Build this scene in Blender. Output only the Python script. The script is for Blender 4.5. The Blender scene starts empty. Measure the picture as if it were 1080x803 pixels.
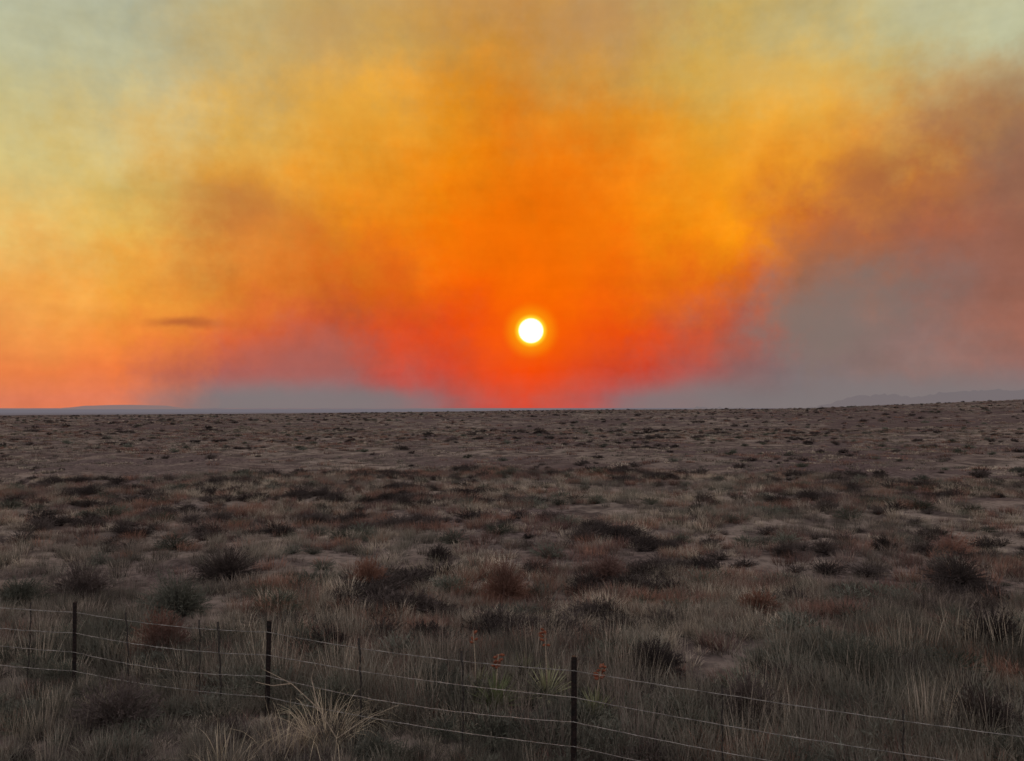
import bpy, math, random
import numpy as np
from mathutils import Vector, Matrix, noise as mn
random.seed(7); rng=np.random.default_rng(7)
D=bpy.data; C=bpy.context
scene=C.scene
PITCH=math.radians(2.0); F=816.0; CAMZ=3.6
def s2l(c):
    return tuple(((v/255)/12.92 if v/255<=0.04045 else ((v/255+0.055)/1.055)**2.4) for v in c)
def pix(x,y):
    v=Vector((x-540,F,401.5-y)); v.normalize()
    v=Matrix.Rotation(PITCH,3,'X')@v
    return v
def azel(x,y):
    v=pix(x,y); return math.degrees(math.atan2(v.x,v.y)), math.degrees(math.asin(v.z))
def link(o,parent=None):
    scene.collection.objects.link(o)
    if parent: o.parent=parent
    return o
# ---------------- node helpers
class NT:
    def __init__(s,nt): s.nt=nt; s.n=nt.nodes; s.l=nt.links
    def new(s,t,**k):
        n=s.n.new(t)
        for a,b in k.items(): setattr(n,a,b)
        return n
    def put(s,sock,v):
        if hasattr(v,'is_output'): s.l.new(v,sock)
        elif v is not None: sock.default_value=v
    def m(s,op,a,b=None,c=None,clamp=False):
        n=s.new('ShaderNodeMath',operation=op,use_clamp=clamp)
        s.put(n.inputs[0],a)
        if b is not None: s.put(n.inputs[1],b)
        if c is not None: s.put(n.inputs[2],c)
        return n.outputs[0]
    def vm(s,op,a,b=None,out=0):
        n=s.new('ShaderNodeVectorMath',operation=op)
        s.put(n.inputs[0],a)
        if b is not None: s.put(n.inputs[1],b)
        return n.outputs[out]
    def mr(s,v,a,b,c=0.0,d=1.0,t='SMOOTHSTEP'):
        n=s.new('ShaderNodeMapRange',interpolation_type=t)
        for i,q in enumerate((v,a,b,c,d)): s.put(n.inputs[i],q)
        return n.outputs[0]
    def mix(s,f,a,b,bt='MIX'):
        n=s.new('ShaderNodeMix',data_type='RGBA',blend_type=bt)
        s.put(n.inputs[0],f)
        for i,q in ((6,a),(7,b)):
            if isinstance(q,tuple) and len(q)==3: q=q+(1,)
            s.put(n.inputs[i],q)
        return n.outputs[2]
    def noise(s,vec,scale,detail=5,rough=0.55,dist=0.0,col=False):
        n=s.new('ShaderNodeTexNoise')
        s.put(n.inputs['Vector'],vec); n.inputs['Scale'].default_value=scale
        n.inputs['Detail'].default_value=detail; n.inputs['Roughness'].default_value=rough
        n.inputs['Distortion'].default_value=dist
        return n.outputs['Color' if col else 'Fac']
    def ramp(s,v,stops,interp='LINEAR'):
        n=s.new('ShaderNodeValToRGB'); r=n.color_ramp; r.interpolation=interp
        s.put(n.inputs[0],v)
        while len(r.elements)>1: r.elements.remove(r.elements[-1])
        r.elements[0].position=stops[0][0]; r.elements[0].color=tuple(stops[0][1])+(1,)
        for p,c in stops[1:]:
            e=r.elements.new(p); e.color=tuple(c)+(1,)
        return n.outputs[0]

# ---------------- WORLD: smoky sunset sky
SUNAZ,SUNEL=azel(560,349)
sd=pix(560,349)
w=D.worlds.new("World"); scene.world=w; w.use_nodes=True
w.node_tree.nodes.clear(); T=NT(w.node_tree)
tc=T.new('ShaderNodeTexCoord').outputs['Generated']
sep=T.new('ShaderNodeSeparateXYZ'); T.l.new(tc,sep.inputs[0])
az=T.m('MULTIPLY',T.m('ARCTAN2',sep.outputs[0],sep.outputs[1]),57.29578)
el=T.m('MULTIPLY',T.m('ARCSINE',sep.outputs[2]),57.29578)
wn=T.noise(tc,7.5,5,0.66,0.0,col=True)
ws=T.new('ShaderNodeSeparateColor'); T.l.new(wn,ws.inputs[0])
w0=T.m('SUBTRACT',ws.outputs[0],0.5); w1=T.m('SUBTRACT',ws.outputs[1],0.5); w2=T.m('SUBTRACT',ws.outputs[2],0.5)
elamp=T.mr(el,0.0,12.0,1.0,12.0,'LINEAR')
azw=T.m('ADD',az,T.m('MULTIPLY',w0,14.0))
elw=T.m('ADD',el,T.m('MULTIPLY',w1,elamp))
pos=T.m('SQRT',T.m('DIVIDE',T.m('MAXIMUM',elw,0.0),90.0))
ys=[0,60,120,180,240,300,350,390,420]
G={
0:[(184,186,158),(190,188,152),(204,194,142),(212,192,126),(230,190,110),(242,172,86),(240,150,74),(236,132,74),(224,126,90)],
120:[(178,180,154),(186,182,145),(210,190,130),(215,182,102),(228,178,84),(238,158,60),(235,136,56),(232,120,62),(222,120,84)],
240:[(186,172,126),(196,170,112),(222,174,86),(214,152,64),(206,130,56),(224,130,48),(226,104,54),(178,98,88),(130,113,115)],
360:[(186,155,98),(196,156,84),(226,162,58),(230,148,40),(226,132,28),(216,100,28),(196,86,52),(162,96,90),(134,108,112)],
480:[(196,148,84),(204,146,62),(230,146,34),(238,136,16),(240,118,8),(242,98,6),(234,72,18),(205,66,44),(165,90,88)],
560:[(194,145,86),(203,140,60),(220,130,34),(232,120,14),(242,114,4),(248,110,2),(246,90,4),(232,50,16),(205,70,62)],
660:[(186,147,92),(203,150,70),(226,144,38),(234,130,22),(240,126,12),(242,108,10),(238,78,18),(202,68,46),(154,96,98)],
760:[(192,165,98),(210,167,80),(229,160,50),(236,152,34),(242,144,18),(230,108,26),(192,86,58),(150,98,94),(128,110,112)],
860:[(194,176,120),(214,176,94),(229,166,64),(232,150,46),(202,110,42),(158,106,82),(136,110,103),(128,112,113),(122,113,115)],
960:[(190,182,136),(202,174,106),(208,152,76),(186,115,60),(164,96,68),(144,105,94),(138,110,104),(138,110,104),(122,110,112)],
1080:[(188,188,152),(182,158,114),(166,122,84),(150,104,80),(144,94,76),(150,98,82),(160,104,88),(146,106,100),(120,109,112)]}
ZEN=(0.58,0.575,0.61)  # unseen zenith sky, raised in brightness to light the ground
cols=[]
for x,cl in G.items():
    st=[]
    a=azel(x,430)[0]
    for y,c in zip(ys,cl):
        e=azel(x,y)[1]; st.append((math.sqrt(max(e,0)/90),s2l(c)))
    st.append((math.sqrt(44/90),s2l((174,175,165)))); st.append((1.0,ZEN))
    st.sort(key=lambda q:q[0]); cols.append((a,st))
cur=None
for i,(a,st) in enumerate(cols):
    r=T.ramp(pos,st)
    if cur is None: cur=r
    else: cur=T.mix(T.mr(azw,cols[i-1][0],a,0,1,'LINEAR'),cur,r)
rear=T.ramp(pos,[(0.0,(0.30,0.26,0.26)),(0.3,(0.60,0.535,0.525)),(0.6,(0.70,0.67,0.69)),(1.0,ZEN)])  # unseen sky behind the camera, brightened as fill for the ground
aaz=T.m('ABSOLUTE',az)
rmask=T.mr(aaz,38,95)
cur=T.mix(rmask,cur,rear)
mp=T.new('ShaderNodeMapping'); T.l.new(tc,mp.inputs[0]); mp.inputs['Scale'].default_value=(2.2,2.2,24)
mp.inputs['Rotation'].default_value=(0,math.radians(2),0)
st=T.noise(mp.outputs[0],1.3,3,0.6)
bil=T.noise(tc,12,4,0.68)
mul=T.m('MULTIPLY',T.m('ADD',1.0,T.m('MULTIPLY',T.m('SUBTRACT',st,0.5),0.22)),
        T.m('ADD',1.0,T.m('MULTIPLY',T.m('SUBTRACT',bil,0.5),0.45)))
mul=T.m('MULTIPLY',mul,T.m('ADD',1.0,T.m('MULTIPLY',w2,0.35)))
sc=T.new('ShaderNodeVectorMath',operation='SCALE'); T.l.new(cur,sc.inputs[0]); T.l.new(mul,sc.inputs['Scale'])
cur=sc.outputs[0]
bl=T.m('SUBTRACT',bil,0.5)
def puff(cur,x,y,wx,wy,colr,strength,rough=1.3,inner=0.0,fine=0.0):
    a,e=azel(x,y)
    da=T.m('ADD',T.m('DIVIDE',T.m('SUBTRACT',az,a),wx),T.m('MULTIPLY',w2,rough*2))
    de=T.m('ADD',T.m('DIVIDE',T.m('SUBTRACT',el,e),wy),T.m('MULTIPLY',w0,rough*2))
    if fine: de=T.m('ADD',de,T.m('MULTIPLY',bl,fine))
    r=T.m('SQRT',T.m('ADD',T.m('MULTIPLY',da,da),T.m('MULTIPLY',de,de)))
    f=T.m('MULTIPLY',T.mr(r,1.0,inner),strength)
    return T.mix(f,cur,s2l(colr))
cur=puff(cur,250,215,6.0,3.4,(186,116,62),0.45)
cur=puff(cur,905,190,3.4,2.8,(168,102,62),0.65)
cur=puff(cur,890,250,6.0,3.0,(152,100,76),0.5)
cur=puff(cur,1060,110,6.0,5.0,(150,112,86),0.4)
cur=puff(cur,880,330,8.5,5.2,(129,113,106),0.85)
cur=puff(cur,315,375,6.5,3.4,(170,98,90),0.55)
cur=puff(cur,400,285,7,4.0,(214,94,28),0.5)
cur=puff(cur,560,240,13,6.5,(242,108,8),0.35)
cur=puff(cur,350,110,10,2.4,(232,172,72),0.35)
cur=puff(cur,800,90,11,2.4,(232,176,84),0.3)
cur=puff(cur,620,25,13,2.2,(188,142,90),0.5)
cur=puff(cur,350,40,8,4.5,(188,150,98),0.45)
cur=puff(cur,203,342,3.3,0.6,(176,90,50),0.75,0.7,0.0,1.6)
for bx,wx,wy,s in ((290,12,2.4,0.85),(410,7,1.9,0.7),(720,8,2.2,0.7),(900,17,3.6,0.9),(1180,14,3.0,0.8)):
    cur=puff(cur,bx,430,wx,wy,(127,118,118),s,0.5,0.2)
dist=T.m('MULTIPLY',T.vm('DISTANCE',tc,tuple(sd),out=1),57.29578)
cur=T.mix(T.m('MULTIPLY',T.mr(dist,9.0,0.8),0.5),cur,s2l((252,98,2)))
cur=T.mix(T.m('MULTIPLY',T.mr(dist,2.3,0.8),0.75),cur,(1.0,0.36,0.004))
cur=T.mix(T.mr(dist,1.3,0.8),cur,(1.05,0.80,0.03))
cur=T.mix(T.mr(dist,0.98,0.68),cur,(3.0,2.9,2.5))
bg=T.new('ShaderNodeBackground'); T.l.new(cur,bg.inputs[0]); bg.inputs[1].default_value=1.0
sky=T.new('ShaderNodeTexSky',sky_type='NISHITA'); sky.sun_disc=False
sky.sun_elevation=math.radians(SUNEL); sky.sun_rotation=math.radians(SUNAZ)
bg2=T.new('ShaderNodeBackground'); T.l.new(sky.outputs[0],bg2.inputs[0]); T.l.new(T.m('MULTIPLY',rmask,0.05),bg2.inputs[1])
ad=T.new('ShaderNodeAddShader'); T.l.new(bg.outputs[0],ad.inputs[0]); T.l.new(bg2.outputs[0],ad.inputs[1])
ow=T.new('ShaderNodeOutputWorld'); T.l.new(ad.outputs[0],ow.inputs[0])
w.cycles.sampling_method='NONE'

# sun lamp
L=D.lights.new("sun","SUN"); L.energy=0.55; L.angle=math.radians(1.2); L.color=(1.0,0.45,0.2)
lo=link(D.objects.new("sun",L)); lo.rotation_euler=Vector(sd).to_track_quat('Z','Y').to_euler(); lo.location=(0,0,60)

# ---------------- terrain
def sm(a,b,x):
    t=np.clip((x-a)/(b-a),0,1); return t*t*(3-2*t)
def und(x,y):
    return (0.10*np.sin(x*0.31+1.3)*np.cos(y*0.27+0.4)+0.07*np.sin(x*0.83+y*0.35)+0.05*np.sin(y*1.1-x*0.4+2)
            +0.03*np.sin(x*2.3+0.5)*np.sin(y*2.1))
CX=[-60,-33.5,-16,4,20.8,29.4,33.5,60]
CZ=[-0.4,-0.1,0.5,2.2,3.0,5.1,6.3,8.0]
def hz(x,y):
    x=np.asarray(x,float); y=np.asarray(y,float)
    r=np.hypot(x,y); a=np.degrees(np.arctan2(x,y))
    zc=np.interp(a,CX,CZ); zc=zc*(1-sm(80,170,np.abs(a)))
    z=zc*sm(50,350,r)
    z=z+und(x,y)*(0.6+0.4*sm(10,30,r))*(1-sm(300,900,r)*0.5)
    z=z+0.45*np.sin(x*0.021+1.0)*np.sin(y*0.034+0.6)*sm(40,120,r)*(1-sm(260,340,r)*0.6)
    z=z-(zc+14)*sm(360,1500,r)
    z=z+2.0*(1-sm(0.5,6.0,y))*(1-sm(20,60,r))  # roadside bank where the camera stands
    return z
NA=720
rs=np.concatenate([np.geomspace(0.6,400,330),np.geomspace(420,24000,60)])
aa=np.linspace(-math.pi,math.pi,NA,endpoint=False)
R,A=np.meshgrid(rs,aa,indexing='ij')
X=R*np.sin(A); Y=R*np.cos(A); Z=hz(X,Y)
V=np.stack([X,Y,Z],-1).reshape(-1,3)
V=np.vstack([V,[[0,0,float(hz(0,0.0))]]])
i=np.arange(len(rs)-1)[:,None]; j=np.arange(NA)[None,:]; j2=(j+1)%NA
Fq=np.stack([i*NA+j+0*j2,i*NA+j2,(i+1)*NA+j2,(i+1)*NA+j],-1).reshape(-1,4)
Fc=[(len(V)-1,(k+1)%NA,k) for k in range(NA)]
def mesh_obj(name,V,Fs,mat=None,parent=None,smooth=False,do_link=True,attr=None):
    me=D.meshes.new(name); me.from_pydata([tuple(v) for v in V],[],[tuple(f) for f in Fs]); me.update()
    if smooth: me.polygons.foreach_set('use_smooth',[True]*len(me.polygons))
    if attr is not None:
        at=me.attributes.new('tip','FLOAT','POINT'); at.data.foreach_set('value',np.asarray(attr,dtype=np.float32))
    if mat: me.materials.append(mat)
    o=D.objects.new(name,me)
    if do_link: link(o,parent)
    return o
def mat(name):
    m=D.materials.new(name); m.use_nodes=True; m.node_tree.nodes.clear()
    return m,NT(m.node_tree)
gm,T=mat("prairie_soil_thatch_and_haze")
P=T.new('ShaderNodeNewGeometry').outputs['Position']
n1=T.noise(P,0.07,3,0.6); n2=T.noise(P,0.6,4,0.65); n3=T.noise(P,5.0,4,0.7); n4=T.noise(P,0.018,3,0.55)
c=T.mix(T.mr(n2,0.38,0.62),(0.08,0.06,0.054),(0.26,0.20,0.17))
c=T.mix(T.mr(n1,0.42,0.62),c,T.mix(T.mr(n3,0.4,0.6),(0.07,0.05,0.048),(0.16,0.117,0.11)))
c=T.mix(T.m('MULTIPLY',T.mr(n4,0.46,0.58),0.65),c,(0.09,0.06,0.06))
c=T.mix(T.m('MULTIPLY',T.mr(n3,0.55,0.3),0.5),c,(0.04,0.032,0.032))
bs=T.new('ShaderNodeBsdfDiffuse'); T.l.new(c,bs.inputs[0]); bs.inputs[1].default_value=0
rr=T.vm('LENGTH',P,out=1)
em=T.new('ShaderNodeEmission'); em.inputs[0].default_value=s2l((114,109,117))+(1,)  # air haze painted onto the ground as emission, stronger with distance
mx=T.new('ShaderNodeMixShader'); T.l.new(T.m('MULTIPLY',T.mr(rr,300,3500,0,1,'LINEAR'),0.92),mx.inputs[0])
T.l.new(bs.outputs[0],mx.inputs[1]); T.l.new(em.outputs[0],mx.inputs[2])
o=T.new('ShaderNodeOutputMaterial'); T.l.new(mx.outputs[0],o.inputs[0])
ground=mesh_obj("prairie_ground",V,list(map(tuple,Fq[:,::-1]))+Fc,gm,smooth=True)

# ---------------- distant hazy hills
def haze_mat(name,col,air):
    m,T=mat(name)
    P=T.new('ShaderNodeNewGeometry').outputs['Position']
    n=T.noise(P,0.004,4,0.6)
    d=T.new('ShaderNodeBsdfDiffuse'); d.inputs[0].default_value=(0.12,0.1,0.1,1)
    e=T.new('ShaderNodeEmission'); T.l.new(T.mix(n,s2l(air),s2l(col)),e.inputs[0])  # airlight painted in: the hazy tone is emitted by the surface
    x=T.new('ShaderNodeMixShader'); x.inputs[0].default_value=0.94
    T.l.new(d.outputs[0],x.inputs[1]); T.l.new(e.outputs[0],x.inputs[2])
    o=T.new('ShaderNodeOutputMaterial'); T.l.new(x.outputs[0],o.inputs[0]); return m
def ridge(name,prof,dist,mt,rough=0.4,depth=900,fr=1.0):
    xs=np.arange(prof[0][0],prof[-1][0]+1,3)
    yy=np.interp(xs,[p[0] for p in prof],[p[1] for p in prof])
    V=[];Fs=[];n=len(xs)
    for k,(px,py) in enumerate(zip(xs,yy)):
        py=py+rough*(mn.fractal((px*0.03*fr,dist*0.001,3.1),0.8,2,5))
        a,e=azel(px,py); a=math.radians(a)
        h=CAMZ+dist*math.tan(math.radians(e))
        for q,(dd,zz) in enumerate(((-0.5,-60),(-0.2,h*0.6-20 if h<0 else h*0.6),(0,h),(0.4,h*0.5-10),(1,-60))):
            rr=dist+dd*depth; V.append((rr*math.sin(a),rr*math.cos(a),zz))
    for k in range(n-1):
        for q in range(4): a=k*5+q; Fs.append((a,a+5,a+6,a+1))
    return mesh_obj(name,V,Fs,mt,smooth=True)
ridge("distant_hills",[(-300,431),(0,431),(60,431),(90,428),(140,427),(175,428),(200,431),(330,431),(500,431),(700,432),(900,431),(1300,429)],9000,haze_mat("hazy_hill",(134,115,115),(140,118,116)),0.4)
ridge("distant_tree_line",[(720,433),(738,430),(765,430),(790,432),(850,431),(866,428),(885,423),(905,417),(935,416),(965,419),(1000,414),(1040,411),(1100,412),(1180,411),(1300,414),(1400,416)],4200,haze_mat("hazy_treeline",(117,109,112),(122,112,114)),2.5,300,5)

# ---------------- vegetation meshes
def blades(n,h,spread,width,lean=0.5,segs=3,hvar=0.4,curl=0.5):
    R=random
    V=[];Fs=[];tp=[]
    for _ in range(n):
        a=R.uniform(0,2*math.pi); r=spread*math.sqrt(R.random())
        x0=r*math.cos(a); y0=r*math.sin(a)
        hh=h*(1-hvar*R.random()); th=a+R.gauss(0,0.7); ln=lean*(0.25+R.random())*(0.4+r/max(spread,1e-3))
        tw=R.uniform(0,math.pi); wx=math.cos(tw)*width/2; wy=math.sin(tw)*width/2
        b=len(V)
        for s in range(segs+1):
            t=s/segs; k=ln*t+curl*ln*t*t*1.2
            hx=hh*t*math.cos(min(k*0.8,1.9)*1.0)
            px=x0+math.cos(th)*k*hh*0.6; py=y0+math.sin(th)*k*hh*0.6
            ww=(1-t)**0.7 if s<segs else 0
            if s<segs:
                V+= [(px-wx*ww,py-wy*ww,hx-0.02),(px+wx*ww,py+wy*ww,hx-0.02)]; tp+=[t,t]
            else: V.append((px,py,hx)); tp.append(1)
        for s in range(segs-1):
            q=b+2*s; Fs.append((q,q+1,q+3,q+2))
        q=b+2*(segs-1); Fs.append((q,q+1,q+2))
    return V,Fs,tp
def shrub(n,rad,h,leaf=0.02,tw=0.006,nl=14,fl=0.5):
    V=[];Fs=[];tp=[]
    def strip(p,q,w0,w1,t0,t1):
        d=(q-p); s=d.cross(Vector((random.gauss(0,1),random.gauss(0,1),random.gauss(0,1)))).normalized()
        b=len(V); V.extend([tuple(p-s*w0/2),tuple(p+s*w0/2),tuple(q+s*w1/2),tuple(q-s*w1/2)]); tp.extend([t0,t0,t1,t1]); Fs.append((b,b+1,b+2,b+3))
    lobes=[(random.uniform(0,6.28),random.uniform(0.75,1.15)) for _ in range(5)]
    for _ in range(n):
        a=random.uniform(0,6.28); ph=math.acos(random.uniform(0.02,1))
        k=1.0
        for la,lk in lobes:
            k*=1+(lk-1)*max(0,math.cos(a-la))
        k*=random.uniform(0.6,1.05)
        end=Vector((math.cos(a)*math.sin(ph)*rad*k,math.sin(a)*math.sin(ph)*rad*k,math.cos(ph)*h*k+0.03))
        mid=end*0.5+Vector((0,0,0.1*h))+Vector((random.gauss(0,.05),random.gauss(0,.05),0))*rad
        st=Vector((random.gauss(0,.08)*rad,random.gauss(0,.08)*rad,-0.02))
        strip(st,mid,tw*1.6,tw,0,0.4); strip(mid,end,tw,tw*0.4,0.4,1)
        for _k in range(nl):
            t=random.uniform(0.25,1.05); base=mid.lerp(end,(t-0.25)/0.75) if t>0.25 else mid
            d=(end-mid).normalized()+Vector((random.gauss(0,fl),random.gauss(0,fl),random.gauss(0.2,fl)))
            q=base+d.normalized()*leaf*random.uniform(0.8,2.4)
            strip(base,q,leaf*0.35,leaf*0.12,t*0.9,min(1,t+0.1))
    return V,Fs,tp
def plant_mat(name,lo,A,B,patch=0.35):
    m,T=mat(name)
    P=T.new('ShaderNodeNewGeometry').outputs['Position']
    oi=T.new('ShaderNodeObjectInfo').outputs['Random']
    n=T.noise(P,patch,2,0.6)
    at=T.new('ShaderNodeAttribute'); at.attribute_name='tip'
    f=T.m('ADD',T.mr(n,0.38,0.62),T.m('MULTIPLY',T.m('SUBTRACT',oi,0.5),0.8),clamp=True)
    c=T.mix(f,A,B)
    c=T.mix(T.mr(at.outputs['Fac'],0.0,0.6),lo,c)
    k=T.m('ADD',0.55,T.m('MULTIPLY',T.m('FRACT',T.m('MULTIPLY',oi,7.31)),0.85))
    sc=T.new('ShaderNodeVectorMath',operation='SCALE'); T.l.new(c,sc.inputs[0]); T.l.new(k,sc.inputs['Scale'])
    d=T.new('ShaderNodeBsdfDiffuse'); T.l.new(sc.outputs[0],d.inputs[0]); d.inputs[1].default_value=0
    o=T.new('ShaderNodeOutputMaterial'); T.l.new(d.outputs[0],o.inputs[0]); return m
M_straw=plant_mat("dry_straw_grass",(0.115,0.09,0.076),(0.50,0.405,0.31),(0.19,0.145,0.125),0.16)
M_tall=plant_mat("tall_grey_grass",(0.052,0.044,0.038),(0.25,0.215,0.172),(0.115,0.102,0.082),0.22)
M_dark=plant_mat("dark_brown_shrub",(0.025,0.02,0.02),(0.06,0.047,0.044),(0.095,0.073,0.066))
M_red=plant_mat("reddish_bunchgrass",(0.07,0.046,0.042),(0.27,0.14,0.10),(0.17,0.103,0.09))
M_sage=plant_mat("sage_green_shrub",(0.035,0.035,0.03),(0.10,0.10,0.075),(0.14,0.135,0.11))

protos=[]
def proto(name,data,mt):
    V,Fs,tp=data; o=mesh_obj(name,V,Fs,mt,do_link=False,attr=tp); protos.append(o); return len(protos)-1
N={}
N['straw']=[proto("short_grass_tuft",blades(52,0.20,0.15,0.008,0.9),M_straw),proto("short_grass_clump",blades(66,0.28,0.17,0.007,0.7),M_straw)]
N['tall']=[proto("tall_grass_tuft",blades(56,0.50,0.16,0.008,0.45,3),M_tall),proto("tall_grass_clump",blades(68,0.38,0.22,0.008,0.6,3),M_tall),
           proto("seed_stalks",blades(20,0.72,0.14,0.006,0.3,3),M_straw)]
N['dark']=[proto("low_dark_brush",shrub(90,0.36,0.25,0.024,0.007,8),M_dark)]
N['red']=[proto("bunchgrass_red",blades(76,0.32,0.18,0.008,0.65),M_red)]
N['sage']=[proto("low_sage",shrub(90,0.34,0.26,0.026,0.007,8),M_sage)]
N['straw_f']=[proto("far_grass_tuft",blades(32,0.22,0.44,0.034,0.9,2),M_straw)]
N['tall_f']=[proto("far_tall_tuft",blades(32,0.34,0.40,0.034,0.7,2),M_tall)]
N['dark_f']=[proto("far_brush",shrub(45,0.50,0.27,0.08,0.02,6),M_dark)]
N['red_f']=[proto("far_red_tuft",blades(32,0.32,0.40,0.034,0.7,2),M_red)]
N['sage_f']=[proto("far_sage",shrub(45,0.45,0.28,0.08,0.02,6),M_sage)]

pts=[];rots=[];scs=[];idx=[]
FL=lambda x: 9.95+(-0.35)*(x+5.56) # fence line depth
def scatter(n,r0,r1,far,amin=-40,amax=40,smin=0.8,smax=1.4,power=1.0):
    u=rng.random(n); r=np.sqrt(r0**2+(r1**2-r0**2)*u**power)
    a=np.radians(rng.uniform(amin,amax,n)); x=r*np.sin(a); y=r*np.cos(a); z=hz(x,y)
    for k in range(n):
        X,Y=float(x[k]),float(y[k])
        if Y<4.8: continue
        f=0.25 if not far else 0.07
        c1=mn.noise((X*f,Y*f*1.3,1.7)); c2=mn.noise((X*f*2.3,Y*f*2.6,9.2)); c3=mn.noise((X*0.03,Y*0.045,4.4)); c4=mn.noise((X*0.9,Y*0.9,2.2))
        c5=mn.noise((X*0.11,Y*0.2,7.7))
        near=Y<11.5+c2*3
        g=random.random(); s=random.uniform(smin,smax)
        if near:
            if g<0.46: t='tall'
            elif g<0.60: t='straw'
            elif g<0.74+c1*0.3: t='red'
            elif g<0.88: t='sage' if c2>-0.1 else 'dark'
            else: t='tall' if c4>0 else 'straw'
            if Y<FL(X)+0.5: s*=0.62
            if t in('sage','dark') and random.random()<0.4: continue
            if c1+c4*0.5<-0.35 and random.random()<0.5: continue
        else:
            dens=0.78+0.9*c1+0.4*c4+0.5*c5
            if random.random()>dens: continue
            if c2>0.12 and g<0.6+c5*2.0: t='dark' if c3+c5>-0.2 or g<.25 else 'red'
            elif c2<-0.18 and g<0.55: t='sage' if g<0.2 else 'red'
            elif g<0.24-c5*0.6: t='tall'
            elif g<0.40: t='red'
            elif g<0.42: t='dark'
            else: t='straw'
            if t in('dark','sage') : 
                if random.random()<(0.6 if far else 0.45): continue
                s*=random.uniform(0.4,1.2)
            if t=='tall': s*=0.75
            if c4>0.25 and t=='straw': s*=1.3
        L=N[t+'_f'] if far else N[t]
        i=random.choice(L)
        if L is N['tall'] and i==L[2] and random.random()<0.6: i=L[1]
        pts.append((X,Y,float(z[k])-0.01)); rots.append((random.gauss(0,.08),random.gauss(0,.08),random.uniform(0,6.28))); scs.append(s); idx.append(i)
scatter(10500,5.5,17,False)
scatter(16500,15,44,False,power=0.85)
scatter(20000,40,130,True,smin=0.5,smax=1.15,power=0.85)
scatter(20000,110,380,True,smin=0.8,smax=1.8)
me=D.meshes.new("prairie_grass"); me.vertices.add(len(pts)); me.vertices.foreach_set('co',np.array(pts,dtype=np.float32).ravel())
a=me.attributes.new('rot','FLOAT_VECTOR','POINT'); a.data.foreach_set('vector',np.array(rots,dtype=np.float32).ravel())
a=me.attributes.new('scl','FLOAT','POINT'); a.data.foreach_set('value',np.array(scs,dtype=np.float32))
a=me.attributes.new('idx','INT','POINT'); a.data.foreach_set('value',np.array(idx,dtype=np.int32))
me.update()
grass=link(D.objects.new("prairie_grass",me))
ng=D.node_groups.new("scatter_plants",'GeometryNodeTree')
ng.interface.new_socket("Geometry",in_out='INPUT',socket_type='NodeSocketGeometry')
ng.interface.new_socket("Geometry",in_out='OUTPUT',socket_type='NodeSocketGeometry')
gi=ng.nodes.new('NodeGroupInput'); go=ng.nodes.new('NodeGroupOutput')
def named(nm,dt):
    n=ng.nodes.new('GeometryNodeInputNamedAttribute'); n.data_type=dt; n.inputs['Name'].default_value=nm; return n.outputs[0]
ar=named('rot','FLOAT_VECTOR'); as_=named('scl','FLOAT'); ai=named('idx','INT')
jg=ng.nodes.new('GeometryNodeJoinGeometry')
for k,p in enumerate(protos):
    cmp=ng.nodes.new('FunctionNodeCompare'); cmp.data_type='INT'; cmp.operation='EQUAL'
    ins=[s for s in cmp.inputs if s.type=='INT']; ng.links.new(ai,ins[0]); ins[1].default_value=k
    ob=ng.nodes.new('GeometryNodeObjectInfo'); ob.inputs['Object'].default_value=p; ob.inputs['As Instance'].default_value=True
    iop=ng.nodes.new('GeometryNodeInstanceOnPoints')
    ng.links.new(gi.outputs[0],iop.inputs['Points']); ng.links.new(cmp.outputs[0],iop.inputs['Selection'])
    ng.links.new(ob.outputs['Geometry'],iop.inputs['Instance'])
    ng.links.new(ar,iop.inputs['Rotation']); ng.links.new(as_,iop.inputs['Scale'])
    ng.links.new(iop.outputs[0],jg.inputs[0])
ng.links.new(jg.outputs[0],go.inputs[0])
md=grass.modifiers.new("scatter",'NODES'); md.node_group=ng

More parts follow.
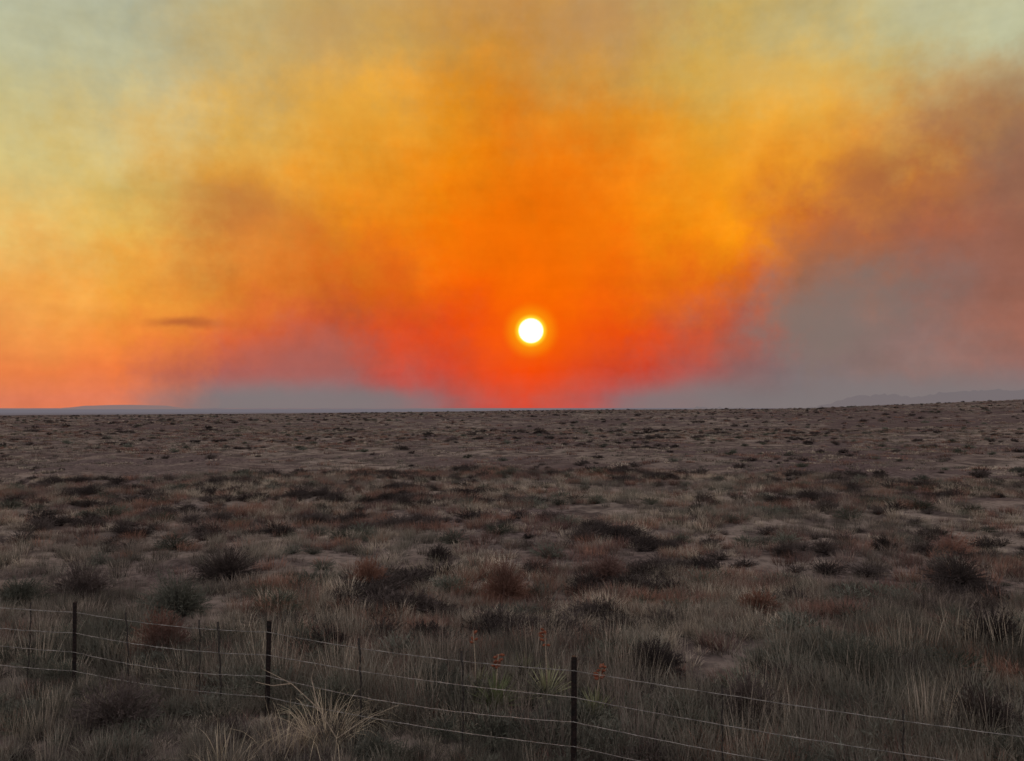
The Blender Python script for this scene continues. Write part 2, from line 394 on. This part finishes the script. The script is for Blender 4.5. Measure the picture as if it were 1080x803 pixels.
# ---------------- individual shrubs placed in the landscape
def ground_at(px,py):
    v=pix(px,py); t=0.5
    for _ in range(4000):
        p=Vector((0,0,CAMZ))+v*t
        if p.z<=float(hz(p.x,p.y)): break
        t*=1.004
    return p.x,p.y
def put_shrub(name,px,py,wpx,hpx,mt,n=260,leaf=0.026,nl=16):
    x,y=ground_at(px,py); sc=math.hypot(x,y)/F
    rad=wpx*sc/2; h=hpx*sc*1.05
    V,Fs,tp=shrub(int(n*1.3),rad,h,leaf,0.007,nl)
    o=mesh_obj(name,V,Fs,mt,attr=tp); o.location=(x,y,float(hz(x,y))-0.02); return o
for a in [("sagebrush",1010,619,70,34,M_dark,420),("sagebrush",238,612,72,30,M_dark,380),("sagebrush",188,650,66,38,M_sage,380),
          ("sagebrush",88,636,70,40,M_dark,380),("sagebrush",20,640,60,28,M_sage,260),("rabbitbrush",532,636,62,46,M_red,380),("rabbitbrush",388,622,46,34,M_red,300),
          ("rabbitbrush",642,617,44,34,M_red,300),("sagebrush",828,587,34,16,M_dark,180),("sagebrush",869,585,34,16,M_dark,180),
          ("sagebrush",935,582,30,14,M_dark,180),("sagebrush",715,604,32,15,M_dark,180),("rabbitbrush",1003,588,44,24,M_red,220),
          ("rabbitbrush",690,716,70,38,M_dark,380),("sagebrush",735,541,24,12,M_dark,140),("sagebrush",905,722,90,40,M_sage,420),("rabbitbrush",172,698,80,60,M_red,420),
          ("sagebrush",1050,690,80,42,M_dark,360),("sagebrush",462,592,30,16,M_dark,140),("sagebrush",300,566,30,12,M_dark,140),("sagebrush",620,560,26,12,M_dark,140),
          ("sagebrush",1045,785,110,60,M_dark,420),("sagebrush",790,765,90,46,M_dark,380),("sagebrush",120,770,100,40,M_dark,380),("sagebrush",450,680,60,24,M_dark,260),
          ("sagebrush",350,690,64,26,M_dark,260),("sagebrush",40,560,40,12,M_dark,150),("sagebrush",160,548,36,10,M_dark,150),("rabbitbrush",800,650,60,30,M_red,280)]:
    put_shrub(*a)

# ---------------- simple materials
def simple(name,A,B,scale=30,rough=0.7,metal=0):
    m,T=mat(name)
    P=T.new('ShaderNodeNewGeometry').outputs['Position']
    b=T.new('ShaderNodeBsdfPrincipled'); T.l.new(T.mix(T.mr(T.noise(P,scale,5,0.6),0.35,0.65),A,B),b.inputs['Base Color'])
    b.inputs['Roughness'].default_value=rough; b.inputs['Metallic'].default_value=metal
    b.inputs['Specular IOR Level'].default_value=0.15
    o=T.new('ShaderNodeOutputMaterial'); T.l.new(b.outputs[0],o.inputs[0]); return m
M_post=simple("weathered_dark_steel",(0.012,0.010,0.010),(0.03,0.018,0.016),40,0.8,0.0)
M_wire=simple("galvanised_wire",(0.15,0.135,0.125),(0.36,0.32,0.29),9,0.5,0.2)
M_stay=simple("weathered_stay",(0.03,0.025,0.023),(0.06,0.05,0.045),50,0.8)

# ---------------- fence
fence=link(D.objects.new("barbed_wire_fence",None))
def tube(path,rad,sides=6):
    V=[];Fs=[]
    for k,p in enumerate(path):
        p=Vector(p); d=(Vector(path[min(k+1,len(path)-1)])-Vector(path[max(k-1,0)])).normalized()
        u=d.cross(Vector((0,0,1))); 
        if u.length<1e-3: u=Vector((1,0,0))
        u.normalize(); v=d.cross(u)
        r=rad[k] if isinstance(rad,(list,tuple)) else rad
        for s in range(sides):
            t=2*math.pi*s/sides; V.append(tuple(p+u*math.cos(t)*r+v*math.sin(t)*r))
    for k in range(len(path)-1):
        for s in range(sides):
            Fs.append((k*sides+s,k*sides+(s+1)%sides,(k+1)*sides+(s+1)%sides,(k+1)*sides+s))
    Fs.append(tuple(range(sides))[::-1]); Fs.append(tuple((len(path)-1)*sides+s for s in range(sides)))
    return V,Fs
def merge(parts):
    V=[];Fs=[]
    for v,f in parts:
        b=len(V); V+=list(v); Fs+=[tuple(i+b for i in q) for q in f]
    return V,Fs
def box(x0,x1,y0,y1,z0,z1):
    return [(x0,y0,z0),(x1,y0,z0),(x1,y1,z0),(x0,y1,z0),(x0,y0,z1),(x1,y0,z1),(x1,y1,z1),(x0,y1,z1)],[(3,2,1,0),(4,5,6,7),(0,1,5,4),(1,2,6,5),(2,3,7,6),(3,0,4,7)]
posts=[(-14.2,12.9),(-8.7,10.95),(-5.56,9.95),(-2.83,9.07),(0.61,7.76),(5.2,6.15),(9.5,4.8)]
PH=1.12
wh=[1.0,0.74,0.50,0.26]
pz=[0.0]*5+[-0.12,-0.1]
for k,((x,y),z) in enumerate(zip(posts,pz)):
    W=0.023 if k<3 else 0.028
    parts=[box(-W,W,-0.0035,0.0035,-0.6,PH),box(-0.004,0.004,0.0035,0.036,-0.6,PH-0.004)]
    for s in range(20):
        zz=0.12+s*0.05; parts.append(box(-0.012,0.012,-0.011,-0.0035,zz,zz+0.022))
    parts.append(box(-W+0.006,W-0.006,-0.006,0.040,PH,PH+0.006))
    V,Fs=merge(parts)
    o=mesh_obj("steel_t_post",V,Fs,M_post,fence); o.location=(x,y,z)
    o.rotation_euler=(random.gauss(0,.012),random.gauss(0,.018),math.atan2(-0.1,1)+random.gauss(0,.1))
def wirept(seg,t,h,sag):
    (x0,y0),(x1,y1)=posts[seg],posts[seg+1]
    z0,z1=pz[seg]+h,pz[seg+1]+h
    return (x0+(x1-x0)*t,y0+(y1-y0)*t-0.014,z0+(z1-z0)*t-sag*4*t*(1-t))
for wi,h in enumerate(wh):
    path=[]; parts=[]
    for s in range(len(posts)-1):
        sag=[0.035,0.05,0.07,0.05][wi]*random.uniform(0.6,1.6)
        nn=40
        for q in range(nn+(s==len(posts)-2)):
            t=q/nn; p=wirept(s,t,h,sag); path.append((p[0],p[1]+random.gauss(0,.001),p[2]+random.gauss(0,.0015)))
    parts.append(tube(path,0.0034,5))
    for p in path[::1]:
        for s in range(2):
            d=Vector((random.gauss(0,1),random.gauss(0,1),random.gauss(0,1))).normalized()*0.014
            parts.append(tube([tuple(Vector(p)-d),tuple(Vector(p)+d)],0.0015,3))
    V,Fs=merge(parts); mesh_obj("wire_strand",V,Fs,M_wire,fence)
for px in (-60,30,137,212,233,382,489,763,950):
    a=math.radians(azel(px,700)[0]); tx=math.tan(a)
    for s in range(len(posts)-1):
        (x0,y0),(x1,y1)=posts[s],posts[s+1]
        den=(x1-x0)-(y1-y0)*tx
        t=(y0*tx-x0)/den
        if 0<=t<=1:
            p=wirept(s,t,0,0); L=[]
            ln=random.gauss(0,0.03)
            for q in range(14):
                zz=-0.02+q/13*1.08; L.append((p[0]+ln*zz+0.006*math.sin(q*1.9)+0.01*math.sin(px+q*.3),p[1]+0.018+0.006*math.cos(q*1.9),p[2]+zz))
            V,Fs=tube(L,0.013 if px in(382,233,489) else 0.010,6); mesh_obj("fence_stay",V,Fs,M_stay,fence); break

# ---------------- yuccas with old seed stalks
M_yucca=plant_mat("yucca_leaf",(0.14,0.12,0.07),(0.15,0.165,0.08),(0.25,0.23,0.14))
M_pod=simple("yucca_seed_pod",(0.12,0.032,0.02),(0.24,0.085,0.045),60,0.8)
M_stalk=simple("yucca_stalk",(0.22,0.17,0.13),(0.38,0.30,0.22),40,0.8)
def yucca(px,py,stalkpx,n=90,L=0.42,pods=14,lean=(0,0),hasstalk=True):
    x,y=ground_at(px,py); z=float(hz(x,y)); sc=math.hypot(x,y)/F
    root=link(D.objects.new("yucca_plant",None)); root.location=(x,y,z)
    V=[];Fs=[];tp=[]
    for _ in range(n):
        a=random.uniform(0,6.28); e=random.uniform(0.1,1.45); l=L*random.uniform(0.7,1.1)
        d=Vector((math.cos(a)*math.cos(e),math.sin(a)*math.cos(e),math.sin(e))); s=d.cross(Vector((0,0,1))).normalized()*0.009
        b=len(V); m_=d*l*0.5+Vector((0,0,0.01))
        V+=[tuple(-s*0.8),tuple(s*0.8),tuple(m_+s),tuple(m_-s),tuple(d*l-Vector((0,0,l*0.06)))]; tp+=[0.3,0.3,0.7,0.7,1]
        Fs+=[(b,b+1,b+2,b+3),(b+3,b+2,b+4)]
    V=[(p[0],p[1],p[2]+0.04) for p in V]
    mesh_obj("leaves",V,Fs,M_yucca,root,attr=tp)
    if hasstalk:
        H=stalkpx*sc
        path=[(lean[0]*t*t,lean[1]*t*t,H*t) for t in np.linspace(0,1,9)]
        V,Fs=tube(path,[0.012-0.006*t for t in np.linspace(0,1,9)],6); mesh_obj("flower_stalk",V,Fs,M_stalk,root)
        parts=[]
        for k in range(pods):
            t=random.uniform(0.78,1.0); q=Vector((lean[0]*t*t,lean[1]*t*t,H*t)); a=random.uniform(0,6.28)
            d=Vector((math.cos(a),math.sin(a),random.uniform(-0.3,0.8))).normalized()
            c0=q+d*0.02; l=random.uniform(0.04,0.065); 
            parts.append(tube([tuple(q),tuple(c0),tuple(c0+d*l*0.35),tuple(c0+d*l*0.75),tuple(c0+d*l)],[0.003,0.008,0.018,0.014,0.003],6))
        V,Fs=merge(parts); mesh_obj("seed_pods",V,Fs,M_pod,root)
yucca(523,752,60,90,0.50,16,(0.03,0))
yucca(577,742,74,90,0.48,11,(-0.03,0.02))
yucca(628,765,60,80,0.44,15,(0.08,0))
yucca(502,735,68,60,0.40,5,(-0.04,0))
yucca(552,722,0,80,0.42,0,hasstalk=False)
# ---------------- pale dead weed snagged on the fence
M_pale=plant_mat("pale_dead_weed",(0.24,0.185,0.13),(0.56,0.45,0.32),(0.42,0.33,0.23))
def dead_weed(px,py,n,h,sp,w,ln,curl=0.9):
    x,y=ground_at(px,py); V,Fs,tp=blades(n,h,sp,w,ln,6,0.6,curl)
    o=mesh_obj("dead_weed_clump",V,Fs,M_pale,attr=tp); o.location=(x,y,float(hz(x,y))-0.01)
dead_weed(345,785,160,0.78,0.24,0.006,0.8,1.1)
dead_weed(380,768,80,0.55,0.2,0.006,1.2,1.3)
dead_weed(300,800,50,0.8,0.2,0.006,0.5)
dead_weed(405,652,60,0.35,0.3,0.008,0.8)
dead_weed(235,820,60,0.6,0.25,0.006,0.5)
dead_weed(437,612,26,0.65,0.18,0.010,0.25)
dead_weed(462,612,26,0.6,0.18,0.010,0.25)
def branch(px,py,pts,r):
    x,y=ground_at(px,py); z=float(hz(x,y))
    parts=[tube([(x+a,y+b,z+c) for a,b,c in p],[r*(1-0.7*i/(len(p)-1)) for i in range(len(p))],6) for p in pts]
    V,Fs=merge(parts); mesh_obj("dry_branch",V,Fs,M_stalk)
branch(345,790,[[(0.1,0,0.1),(-0.1,0,0.42),(-0.4,0.05,0.66),(-0.72,0.05,0.82)],[(-0.1,0,0.42),(-0.2,0.1,0.7),(-0.15,0.1,0.9)],[(-0.4,0.05,0.66),(-0.62,0.1,0.62),(-0.8,0.1,0.66)],[(0.1,0,0.1),(0.4,0,0.3),(0.75,0.1,0.42)]],0.008)

# ---------------- camera
cd=D.cameras.new("camera"); cam=link(D.objects.new("camera",cd)); cam.location=(0,0,CAMZ)
cam.rotation_euler=(math.pi/2+PITCH,0,0)
cd.sensor_width=36; cd.lens=36*F/1080; cd.clip_end=60000; cd.clip_start=0.1
scene.camera=cam
scene.view_settings.view_transform='Standard'; scene.view_settings.look='None'; scene.view_settings.exposure=0
print("instances",len(pts))
